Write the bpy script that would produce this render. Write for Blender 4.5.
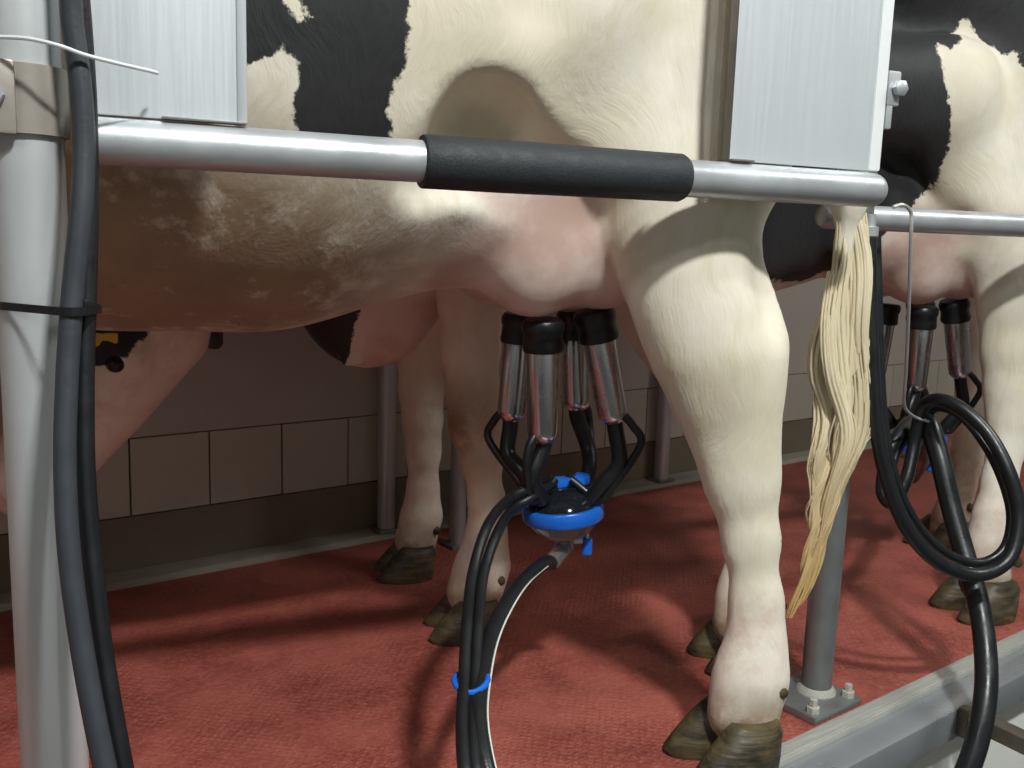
import bpy, bmesh, math, random
import numpy as np
from mathutils import Vector, Matrix
from mathutils.bvhtree import BVHTree

random.seed(7)
rng = np.random.default_rng(7)
for o in list(bpy.data.objects):
    bpy.data.objects.remove(o)
scene = bpy.context.scene
C = scene.collection
PI = math.pi

# ------------------------------------------------------------------ camera
F_PX = 940.0
PIT, ROL, YAW = math.radians(8.72), math.radians(1.86), math.radians(37.245)
HC = 0.70
cY, sY = math.cos(YAW), math.sin(YAW)


def lev2w(v):                       # level camera frame (right, forward, up) -> world (x along the wall, y to the wall)
    return np.array([v[0] * cY + v[1] * sY, -v[0] * sY + v[1] * cY, v[2]])


right = lev2w((math.cos(ROL), math.sin(ROL) * math.sin(PIT), math.sin(ROL) * math.cos(PIT)))
upv = lev2w((-math.sin(ROL), math.cos(ROL) * math.sin(PIT), math.cos(ROL) * math.cos(PIT)))
fwd = lev2w((0, math.cos(PIT), -math.sin(PIT)))
CAM = np.array([0.0, 0.0, HC])
cam_d = bpy.data.cameras.new('camera')
cam_d.sensor_width = 36.0
cam_d.lens = F_PX / 1024 * 36
cam_d.clip_start = 0.02
cam = bpy.data.objects.new('camera', cam_d)
C.objects.link(cam)
cam.matrix_world = Matrix(((right[0], upv[0], -fwd[0], CAM[0]), (right[1], upv[1], -fwd[1], CAM[1]),
                           (right[2], upv[2], -fwd[2], CAM[2]), (0, 0, 0, 1)))
scene.camera = cam

# ------------------------------------------------------------------ world, exposure, lamps over the pit
scene.view_settings.view_transform = 'Standard'
scene.view_settings.look = 'None'
scene.view_settings.gamma = 1.0
scene.view_settings.use_curve_mapping = False
scene.view_settings.exposure = 0.0
w = bpy.data.worlds.new('world')
scene.world = w
w.use_nodes = True
w.node_tree.nodes['Background'].inputs[0].default_value = (0.9, 0.95, 1.0, 1)
w.node_tree.nodes['Background'].inputs[1].default_value = 0.05

LAMPS = [  # location, size x, size y, watts
    ((0.40, -0.54, 2.34), 0.22, 0.13, 70.0),
    ((2.60, -0.54, 2.34), 1.20, 0.12, 34.0),
    ((-1.70, -0.54, 2.34), 1.20, 0.12, 14.0),
]
LAMP_COL = (0.97, 1.0, 0.985)


def srgb(r, g, b):
    f = lambda c: ((c / 255 + 0.055) / 1.055) ** 2.4 if c > 10 else c / 255 / 12.92
    return (f(r), f(g), f(b), 1)


def at(px, py, Y):                  # the point seen at a pixel on the upright plane at distance Y from the pit's middle
    x, y = (px - 512) / F_PX, -(py - 384) / F_PX
    d = fwd + right * x + upv * y
    return CAM + d * (Y / d[1])


def atd(px, py, dep):               # ... at a depth along the view
    x, y = (px - 512) / F_PX, -(py - 384) / F_PX
    return CAM + (fwd + right * x + upv * y) * dep


def onz(px, py, z):
    x, y = (px - 512) / F_PX, -(py - 384) / F_PX
    d = fwd + right * x + upv * y
    return CAM + d * ((z - HC) / d[2])


# ------------------------------------------------------------------ materials
MATS = {}


class NT:
    def __init__(self, name):
        self.m = bpy.data.materials.new(name)
        self.m.use_nodes = True
        self.t = self.m.node_tree
        self.b = self.t.nodes['Principled BSDF']
        MATS[name] = self.m
        self.tc = self.t.nodes.new('ShaderNodeTexCoord')

    def n(self, kind, **kw):
        nd = self.t.nodes.new('ShaderNode' + kind)
        for k, v in kw.items():
            if k in nd.inputs.keys() or isinstance(k, int):
                nd.inputs[k].default_value = v
            else:
                setattr(nd, k, v)
        return nd

    def l(self, a, b):
        self.t.links.new(a, b)

    def noise(self, scale, detail=4, rough=0.6, vec=None, stretch=None):
        nd = self.n('TexNoise')
        nd.inputs['Scale'].default_value = scale
        nd.inputs['Detail'].default_value = detail
        nd.inputs['Roughness'].default_value = rough
        src = vec or self.tc.outputs['Object']
        if stretch:
            mp = self.n('Mapping')
            mp.inputs['Scale'].default_value = stretch
            self.l(src, mp.inputs['Vector'])
            src = mp.outputs['Vector']
        self.l(src, nd.inputs['Vector'])
        return nd.outputs['Fac']

    def ramp(self, src, lo, hi, a=0.0, b=1.0):
        nd = self.n('MapRange')
        nd.interpolation_type = 'SMOOTHSTEP'
        nd.inputs['From Min'].default_value = lo
        nd.inputs['From Max'].default_value = hi
        nd.inputs['To Min'].default_value = a
        nd.inputs['To Max'].default_value = b
        self.l(src, nd.inputs['Value'])
        return nd.outputs['Result']

    def math(self, op, a, b=None, c=None):
        nd = self.n('Math', operation=op)
        for i, v in enumerate((a, b, c)):
            if v is None:
                continue
            if isinstance(v, (int, float)):
                nd.inputs[i].default_value = v
            else:
                self.l(v, nd.inputs[i])
        return nd.outputs[0]

    def mix(self, fac, a, b):
        nd = self.n('Mix', data_type='RGBA')
        for i, v in ((0, fac), (6, a), (7, b)):
            if isinstance(v, (int, float, tuple)):
                nd.inputs[i].default_value = v
            else:
                self.l(v, nd.inputs[i])
        return nd.outputs[2]

    def attr(self, name):
        nd = self.n('Attribute')
        nd.attribute_name = name
        return nd.outputs['Fac']

    def bump(self, h, dist, strength=1.0, prev=None):
        nd = self.n('Bump')
        nd.inputs['Strength'].default_value = strength
        nd.inputs['Distance'].default_value = dist
        self.l(h, nd.inputs['Height'])
        if prev is not None:
            self.l(prev, nd.inputs['Normal'])
        return nd.outputs['Normal']

    def out(self, col=None, rough=None, metal=None, normal=None, **kw):
        for k, v in (('Base Color', col), ('Roughness', rough), ('Metallic', metal), ('Normal', normal)):
            if v is None:
                continue
            if isinstance(v, (int, float, tuple)):
                self.b.inputs[k].default_value = v
            else:
                self.l(v, self.b.inputs[k])
        for k, v in kw.items():
            self.b.inputs[k.replace('_', ' ')].default_value = v
        return self.m


def simple(name, col, rough=0.5, metal=0.0, var=0.15, scale=30, bump=0.0, **kw):
    t = NT(name)
    nz = t.noise(scale)
    c2 = tuple(x * (1 - var) for x in col[:3]) + (1,)
    nrm = t.bump(t.noise(scale * 6), bump) if bump else None
    return t.out(t.mix(nz, c2, col), t.ramp(nz, 0.3, 0.7, max(rough - 0.08, 0.02), rough + 0.08), metal, nrm, **kw)


simple('galvanised', srgb(200, 203, 206), 0.40, 0.5, 0.22, 14, 0.0003)
simple('post_paint', srgb(204, 207, 208), 0.42, 0.3, 0.15, 9, 0.0003)
simple('dark_steel', srgb(150, 152, 152), 0.42, 0.6, 0.25, 18, 0.0004)
simple('beam_steel', srgb(168, 172, 176), 0.32, 0.5, 0.2, 9, 0.0002)
simple('flange_lit', srgb(242, 244, 244), 0.35, 0.0, 0.04, 9)  # brighter than the sheet: the light the flange catches is put into its colour
simple('clamp_steel', srgb(176, 168, 158), 0.45, 0.4, 0.15, 14, 0.0003)
simple('stainless', srgb(205, 205, 208), 0.22, 1.0, 0.12, 20)
simple('rubber', srgb(27, 29, 32), 0.36, 0.0, 0.3, 40, 0.0003)
simple('rubber_grey', srgb(58, 62, 68), 0.45, 0.0, 0.2, 30, 0.0003)
simple('foam_sleeve', srgb(44, 48, 52), 0.62, 0.0, 0.25, 60, 0.0006)
simple('blue_plastic', srgb(26, 108, 216), 0.3, 0.0, 0.12, 30)
simple('white_cord', srgb(225, 228, 228), 0.5, 0.0, 0.06, 60)
simple('zinc_wire', srgb(206, 206, 202), 0.4, 0.4, 0.15, 60)
simple('brown_steel', srgb(118, 110, 98), 0.45, 0.55, 0.3, 26, 0.0004)
simple('foam_residue', srgb(196, 194, 182), 0.7, 0.0, 0.25, 80, 0.002)
simple('pit_white', srgb(236, 236, 230), 0.55, 0.0, 0.06, 4)
simple('ceiling_white', srgb(190, 192, 190), 0.7, 0.0, 0.05, 3)
simple('pit_floor', srgb(84, 82, 78), 0.6, 0.0, 0.2, 8, 0.001)
simple('hall_grey', srgb(150, 152, 150), 0.7, 0.0, 0.1, 3)
simple('eye_dark', srgb(16, 12, 10), 0.1, 0.0, 0.1, 40)
simple('ear_tag', srgb(214, 180, 60), 0.45, 0.0, 0.1, 40)
simple('lamp_housing', srgb(225, 225, 222), 0.4, 0.0, 0.05, 10)
t = NT('clear_plastic')
t.out(srgb(205, 208, 210), 0.12, 0.0, Transmission_Weight=0.85, IOR=1.35)
t = NT('smoked_plastic')
t.out(srgb(40, 44, 50), 0.08, 0.0, Transmission_Weight=0.55, IOR=1.45)
t = NT('milk_line')
t.out(t.mix(t.noise(40), srgb(196, 196, 188), srgb(228, 228, 220)), 0.35)
t = NT('lamp_glow')
t.out((1, 1, 1, 1), 0.5)
t.b.inputs['Emission Color'].default_value = LAMP_COL + (1,)
t.b.inputs['Emission Strength'].default_value = 8.0

# brushed sheet
t = NT('sheet_metal')
br = t.noise(60, 3, 0.6, stretch=(6, 6, 0.12))
cl = t.noise(3.0, 3, 0.5)
t.out(t.mix(cl, srgb(212, 218, 222), srgb(230, 235, 238)), t.ramp(br, 0.3, 0.7, 0.36, 0.44), 0.5, t.bump(br, 0.00006))

# red rubber mat: stud relief, dirt, scuffs
t = NT('red_mat')
mp = t.n('Mapping')
t.l(t.tc.outputs['Object'], mp.inputs['Vector'])
wob = t.noise(9, 2, 0.5)
sx = t.n('SeparateXYZ')
t.l(mp.outputs['Vector'], sx.inputs[0])
u = t.math('SINE', t.math('MULTIPLY', sx.outputs['X'], 2 * PI / 0.014))
v = t.math('SINE', t.math('MULTIPLY', sx.outputs['Y'], 2 * PI / 0.014))
stud = t.math('MULTIPLY', t.ramp(t.math('MULTIPLY', u, v), 0.05, 0.6), t.ramp(t.noise(6, 3, 0.6), 0.38, 0.62))
broad = t.noise(5.5, 5, 0.65)
fine = t.noise(95, 3, 0.75)
grit = t.noise(240, 2, 0.6)
col = t.mix(t.ramp(broad, 0.32, 0.68), srgb(132, 60, 50), srgb(170, 88, 75))
col = t.mix(t.math('MULTIPLY', t.ramp(fine, 0.42, 0.66), 0.6), col, srgb(174, 104, 92))
col = t.mix(t.math('MULTIPLY', t.ramp(t.noise(3.1, 6, 0.7), 0.55, 0.75), 0.5), col, srgb(78, 42, 37))
col = t.mix(t.math('MULTIPLY', t.ramp(t.noise(34, 6, 0.8), 0.64, 0.74), 0.7), col, srgb(172, 128, 118))
col = t.mix(t.math('MULTIPLY', stud, 0.14), col, srgb(176, 100, 88))
n1 = t.bump(stud, 0.0010, 0.8)
n2 = t.bump(t.math('ADD', grit, t.math('MULTIPLY', fine, 1.2)), 0.0022, 0.8, n1)
t.out(col, t.ramp(broad, 0.3, 0.7, 0.42, 0.62), 0.0, n2)

t = NT('concrete_kerb')
nz = t.noise(16, 6, 0.7)
t.out(t.mix(nz, srgb(146, 140, 126), srgb(188, 182, 168)), 0.75, 0.0, t.bump(t.noise(120), 0.002))
t = NT('trim_strip')
nz = t.noise(30, 6, 0.7, stretch=(0.4, 6, 1))
t.out(t.mix(nz, srgb(140, 140, 132), srgb(204, 204, 196)), 0.5, 0.25, t.bump(nz, 0.001))
t = NT('wall_plain')
nz = t.noise(4, 5, 0.6)
t.out(t.mix(nz, srgb(178, 172, 160), srgb(196, 191, 180)), 0.6, 0.0, t.bump(t.noise(60), 0.0008))
t = NT('wall_tile')
oi = t.n('ObjectInfo')
nz = t.noise(14, 4, 0.6)
c = t.mix(nz, srgb(180, 176, 160), srgb(198, 194, 180))
c = t.mix(t.math('MULTIPLY', oi.outputs['Random'], 0.25), c, srgb(160, 156, 142))
t.out(c, 0.35, 0.0)
t = NT('base_course')
nz = t.noise(9, 5, 0.65)
t.out(t.mix(nz, srgb(112, 102, 82), srgb(134, 124, 102)), 0.6, 0.0, t.bump(t.noise(60), 0.001))
simple('grout', srgb(116, 108, 92), 0.8, 0.0, 0.2, 30)

# cow hide, driven by per-vertex attributes: coat (signed distance to a black patch), skin (bare pink), dirt
t = NT('cow_hide')
coat, skin, dirt = t.attr('coat'), t.attr('skin'), t.attr('dirt')
wv = t.noise(4, 2, 0.5)
vm = t.n('VectorMath', operation='ADD')
sc_ = t.n('Combine' + 'XYZ')
t.l(t.math('MULTIPLY', wv, 0.25), sc_.inputs[0])
t.l(t.tc.outputs['Object'], vm.inputs[0])
t.l(sc_.outputs[0], vm.inputs[1])
hair = t.noise(190, 3, 0.65, vec=vm.outputs[0], stretch=(0.9, 1, 0.16))
clump = t.noise(34, 4, 0.65, vec=vm.outputs[0], stretch=(1.0, 1, 0.22))
edge = t.noise(38, 5, 0.7)
broad = t.noise(5.0, 4, 0.6)
white = t.mix(t.ramp(broad, 0.35, 0.7), srgb(226, 216, 192), srgb(240, 234, 220))
white = t.mix(t.math('MULTIPLY', t.ramp(clump, 0.5, 0.75), 0.35), white, srgb(206, 188, 150))
pinkn = t.noise(12, 4, 0.6)
pink = t.mix(t.ramp(pinkn, 0.35, 0.65), srgb(206, 174, 160), srgb(228, 206, 194))
c = t.mix(t.ramp(t.math('ADD', skin, t.math('MULTIPLY', t.math('SUBTRACT', edge, 0.5), 0.5)), 0.35, 0.75), white, pink)
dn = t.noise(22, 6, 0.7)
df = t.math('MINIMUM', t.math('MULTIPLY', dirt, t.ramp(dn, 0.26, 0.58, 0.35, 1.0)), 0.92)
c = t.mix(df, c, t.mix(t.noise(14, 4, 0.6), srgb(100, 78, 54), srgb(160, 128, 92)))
blk = t.mix(hair, srgb(20, 20, 22), srgb(42, 42, 44))
cf = t.ramp(t.math('ADD', coat, t.math('MULTIPLY', t.math('SUBTRACT', edge, 0.5), 0.036)), -0.0022, 0.0022)
c = t.mix(cf, c, blk)
hs = t.math('SUBTRACT', 1.0, t.math('MULTIPLY', skin, 0.85))
hh = t.math('MULTIPLY', t.math('ADD', hair, t.math('MULTIPLY', clump, 1.6)), hs)
n1 = t.bump(t.noise(9, 3, 0.5), 0.010, 0.3)
n2 = t.bump(hh, 0.0011, 0.7, n1)
t.out(c, 0.62, 0.0, n2)
t.b.inputs['Sheen Weight'].default_value = 0.12
t.b.inputs['Subsurface Weight'].default_value = 0.0
t = NT('tail_hair')
oz = t.noise(40, 4, 0.7, stretch=(1, 1, 0.15))
sx = t.n('SeparateXYZ')
t.l(t.tc.outputs['Object'], sx.inputs[0])
yel = t.ramp(sx.outputs['Z'], 0.16, 0.52, 0.85, 0.12)
c = t.mix(oz, srgb(214, 200, 166), srgb(238, 230, 206))
c = t.mix(yel, c, srgb(196, 158, 84))
t.out(c, 0.45, 0.0)
t = NT('hoof_horn')
nz = t.noise(18, 5, 0.7, stretch=(1, 1, 2.5))
c = t.mix(t.ramp(nz, 0.3, 0.7), srgb(34, 31, 24), srgb(98, 86, 60))
rings = t.noise(40, 2, 0.5, stretch=(0.15, 0.15, 2.2))
t.out(c, 0.5, 0.0, t.bump(rings, 0.003))

# ------------------------------------------------------------------ mesh helpers
OFF = {}


def raw_obj(name, V, Fc, mat, parent=None, smooth=True, loc=(0, 0, 0), sharp=None):
    me = bpy.data.meshes.new(name)
    V = np.asarray(V, float)
    me.from_pydata([tuple(p) for p in V], [], [tuple(int(i) for i in f) for f in Fc])
    me.update()
    if smooth:
        me.polygons.foreach_set('use_smooth', np.ones(len(me.polygons), bool))
        if sharp:
            me.set_sharp_from_angle(angle=math.radians(sharp))
    me.materials.append(MATS[mat])
    o = bpy.data.objects.new(name, me)
    C.objects.link(o)
    o.location = loc
    if parent is not None:
        o.parent = parent
    return o


def thing(name, label, cat, loc=(0, 0, 0), rz=0.0, group=None):
    o = bpy.data.objects.new(name, None)
    o.empty_display_size = 0.05
    C.objects.link(o)
    o.location = tuple(loc)
    o.rotation_euler = (0, 0, rz)
    o['label'] = label
    o['category'] = cat
    if group:
        o['group'] = group
    OFF[o] = (np.array(loc, float), rz)
    return o


def part(name, geo, mat, parent, smooth=True, sharp=40):
    """geo in world coordinates; the part takes its thing's frame"""
    V, Fc = geo
    V = np.asarray(V, float)
    off, rz = OFF[parent]
    c, s = math.cos(-rz), math.sin(-rz)
    q = V - off
    q = np.stack([q[:, 0] * c - q[:, 1] * s, q[:, 0] * s + q[:, 1] * c, q[:, 2]], 1)
    o = raw_obj(name, q, Fc, mat, parent, smooth, sharp=sharp)
    OFF[o] = OFF[parent]
    return o


def struct(name, geo, mat, smooth=False, sharp=None):
    o = raw_obj(name, geo[0], geo[1], mat, None, smooth, sharp=sharp)
    o['kind'] = 'structure'
    OFF[o] = (np.zeros(3), 0.0)
    return o


def tag(o, label, cat, group=None):
    o['label'] = label
    o['category'] = cat
    if group:
        o['group'] = group
    return o


def join(*gs):
    V, Fc, n = [], [], 0
    for v, f in gs:
        v = np.asarray(v, float)
        V.append(v)
        Fc += [tuple(i + n for i in q) for q in f]
        n += len(v)
    return np.concatenate(V), Fc


def box(c, s, rz=0.0, bev=0.0):
    bm = bmesh.new()
    bmesh.ops.create_cube(bm, size=1)
    bmesh.ops.scale(bm, vec=Vector(s), verts=bm.verts)
    if bev:
        bmesh.ops.bevel(bm, geom=list(bm.edges), offset=bev, segments=2, profile=0.6, affect='EDGES')
    bmesh.ops.rotate(bm, matrix=Matrix.Rotation(rz, 3, 'Z'), verts=bm.verts)
    bm.verts.index_update()
    V = np.array([tuple(v.co) for v in bm.verts]) + np.array(c)
    Fc = [tuple(v.index for v in f.verts) for f in bm.faces]
    bm.free()
    return V, Fc


def catmull(P, n=8):
    P = [np.array(p, float) for p in P]
    if len(P) < 3:
        return np.array([P[0] + (P[-1] - P[0]) * i / n for i in range(n + 1)])
    Q = [2 * P[0] - P[1]] + P + [2 * P[-1] - P[-2]]
    out = []
    for i in range(1, len(Q) - 2):
        a, b, c, d = Q[i - 1], Q[i], Q[i + 1], Q[i + 2]
        for k in range(n):
            s = k / n
            out.append(0.5 * ((2 * b) + (c - a) * s + (2 * a - 5 * b + 4 * c - d) * s * s + (3 * b - a - 3 * c + d) * s ** 3))
    out.append(P[-1])
    return np.array(out)


def sweep(pts, rad, seg=12, cap=True, flat=None):
    """tube along a polyline; rad a number or one per point"""
    pts = np.asarray(pts, float)
    n = len(pts)
    rad = np.full(n, rad, float) if np.isscalar(rad) else np.interp(np.linspace(0, 1, n), np.linspace(0, 1, len(rad)), rad)
    T = np.gradient(pts, axis=0)
    T /= np.linalg.norm(T, axis=1)[:, None] + 1e-12
    ref = np.array([0, 0, 1.0]) if abs(T[0][2]) < 0.9 else np.array([1.0, 0, 0])
    N = np.cross(T[0], ref)
    N /= np.linalg.norm(N)
    V, Fc = [], []
    for i in range(n):
        if i:
            N = N - T[i] * (N @ T[i])
            N /= np.linalg.norm(N)
        B = np.cross(T[i], N)
        for k in range(seg):
            a = 2 * PI * k / seg
            V.append(pts[i] + rad[i] * (math.cos(a) * N + math.sin(a) * B))
    for i in range(n - 1):
        for k in range(seg):
            k2 = (k + 1) % seg
            Fc.append((i * seg + k, i * seg + k2, (i + 1) * seg + k2, (i + 1) * seg + k))
    if cap:
        Fc.append(tuple(range(seg))[::-1])
        Fc.append(tuple((n - 1) * seg + k for k in range(seg)))
    return np.array(V), Fc


def hose(P, rad, n=8, seg=12):
    return sweep(catmull(P, n), rad, seg)


def lathe(prof, a, b, seg=24):
    """profile [(t, r)] along the axis from a to b (t in metres from a)"""
    a, b = np.array(a, float), np.array(b, float)
    T = (b - a) / np.linalg.norm(b - a)
    ref = np.array([0, 0, 1.0]) if abs(T[2]) < 0.9 else np.array([1.0, 0, 0])
    N = np.cross(T, ref)
    N /= np.linalg.norm(N)
    B = np.cross(T, N)
    V, Fc = [], []
    for (tt, r) in prof:
        for k in range(seg):
            an = 2 * PI * k / seg
            V.append(a + T * tt + max(r, 1e-5) * (math.cos(an) * N + math.sin(an) * B))
    for i in range(len(prof) - 1):
        for k in range(seg):
            k2 = (k + 1) % seg
            Fc.append((i * seg + k, i * seg + k2, (i + 1) * seg + k2, (i + 1) * seg + k))
    Fc.append(tuple(range(seg))[::-1])
    Fc.append(tuple((len(prof) - 1) * seg + k for k in range(seg)))
    return np.array(V), Fc


# ------------------------------------------------------------------ the setting
EDGE_Y, KERB_Y, WALL_Y = 0.752, 1.85, 1.92
X0, X1, PITB = -2.6, 5.2, -2.3
struct('floor', box(((X0 + X1) / 2, (EDGE_Y + KERB_Y) / 2, -0.03), (X1 - X0, KERB_Y - EDGE_Y, 0.06)), 'red_mat')
struct('trim_1', join(box(((X0 + X1) / 2, 0.7365, -0.028), (X1 - X0, 0.031, 0.064), bev=0.003),
                      box(((X0 + X1) / 2, 0.7265, 0.003), (X1 - X0, 0.008, 0.006), bev=0.001)), 'trim_strip', True, 35)
struct('trim_2', box(((X0 + X1) / 2, 0.694, -0.030), (X1 - X0, 0.054, 0.052), bev=0.006), 'beam_steel', True, 40)
# kerb with a sloping face
kx0, kx1 = X0, X1
KV = [(x, y, z) for x in (kx0, kx1) for (y, z) in ((KERB_Y, -0.05), (KERB_Y, 0.004), (KERB_Y + 0.012, 0.010), (WALL_Y + 0.05, 0.011), (WALL_Y + 0.05, -0.05))]
struct('trim_3', (np.array(KV), [(0, 1, 2, 3, 4), (9, 8, 7, 6, 5)] + [(i, 5 + i, 5 + (i + 1) % 5, (i + 1) % 5) for i in range(5)]), 'concrete_kerb')
struct('baseboard_back', box(((X0 + X1) / 2, WALL_Y + 0.03, 0.0665), (X1 - X0, 0.06, 0.111)), 'base_course')
wb = struct('wall_back', box(((X0 + X1) / 2, WALL_Y + 0.07, 1.34), (X1 - X0, 0.12, 2.44)), 'grout')
pl = raw_obj('painted_panel', *box(((X0 + X1) / 2, WALL_Y + 0.006, 1.42), (X1 - X0, 0.012, 2.272), bev=0.002), 'wall_plain', wb, False)
tile_me = None
TP = 0.1615
for i in range(int((X1 - X0) / TP)):
    x = 0.504 + TP * (i + 0.5) - math.floor((0.504 - X0) / TP) * TP
    if x > X1 - 0.08:
        continue
    if tile_me is None:
        o = raw_obj('tile', *box((0, 0, 0), (TP - 0.0035, 0.012, 0.1575), bev=0.0015), 'wall_tile', wb, False)
        tile_me = o.data
    else:
        o = bpy.data.objects.new('tile', tile_me)
        C.objects.link(o)
        o.parent = wb
    o.location = (x, WALL_Y + 0.004 + random.uniform(-0.0008, 0.0008), 0.2035)
struct('wall_pit', box(((X0 + X1) / 2, 0.715, -0.49), (X1 - X0, 0.03, 0.86)), 'pit_white')
struct('floor_pit', box(((X0 + X1) / 2, (PITB + 0.73) / 2, -0.93), (X1 - X0, 0.73 - PITB, 0.06)), 'pit_floor')
struct('wall_front', box(((X0 + X1) / 2, PITB - 0.05, 0.83), (X1 - X0, 0.1, 3.46)), 'hall_grey')
struct('wall_left', box((X0 - 0.05, (PITB + WALL_Y) / 2, 0.83), (0.1, WALL_Y - PITB + 0.2, 3.46)), 'hall_grey')
struct('wall_right', box((X1 + 0.05, (PITB + WALL_Y) / 2, 0.83), (0.1, WALL_Y - PITB + 0.2, 3.46)), 'hall_grey')
struct('ceiling', box(((X0 + X1) / 2, (PITB + WALL_Y) / 2, 2.62), (X1 - X0 + 0.2, WALL_Y - PITB + 0.3, 0.1)), 'ceiling_white')

LN = ['compact ceiling lamp over the pit between the two tube lamps', 'long tube lamp over the pit beyond the rear cow', 'long tube lamp over the pit beyond the front post']
for (loc, sx_, sy_, watt), lab in zip(LAMPS, LN):
    lt = thing('ceiling_lamp', lab, 'lamp', (loc[0], loc[1], 2.57))
    part('housing', box((loc[0], loc[1], 2.46), (sx_ + 0.06, sy_ + 0.08, 0.22), bev=0.01), 'lamp_housing', lt)
    part('diffuser', box((loc[0], loc[1], 2.347), (sx_, sy_, 0.006)), 'lamp_glow', lt)
    ld = bpy.data.lights.new('lamp_light', 'AREA')
    ld.shape = 'RECTANGLE'
    ld.size, ld.size_y = sx_, sy_
    ld.energy = watt
    ld.color = LAMP_COL
    lo = bpy.data.objects.new('lamp_light', ld)
    C.objects.link(lo)
    lo.parent = lt
    lo.location = (0, 0, 2.335 - 2.57)

# ------------------------------------------------------------------ cows: one continuous surface each, from a smooth distance field
ANG = math.radians(155.0)


class Frame:
    def __init__(self, o, ang):
        self.o = np.array([o[0], o[1], 0.0])
        self.a = ang
        self.d = np.array([math.cos(ang), math.sin(ang), 0])
        self.n = np.array([-math.sin(ang), math.cos(ang), 0])

    def cp(self, px, py, side):     # point of the cow's own frame seen at a pixel, at a given distance from its middle plane
        x, y = (px - 512) / F_PX, -(py - 384) / F_PX
        r = fwd + right * x + upv * y
        tt = (side - (CAM - self.o) @ self.n) / (r @ self.n)
        p = CAM + r * tt - self.o
        return np.array([p @ self.d, side, p[2]]), F_PX / tt

    def w(self, p):
        return self.o + self.d * p[0] + self.n * p[1] + np.array([0, 0, p[2]])


K1 = Frame((1.11, 0.955), ANG)
K2 = Frame((2.06, 1.00), ANG)


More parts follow.
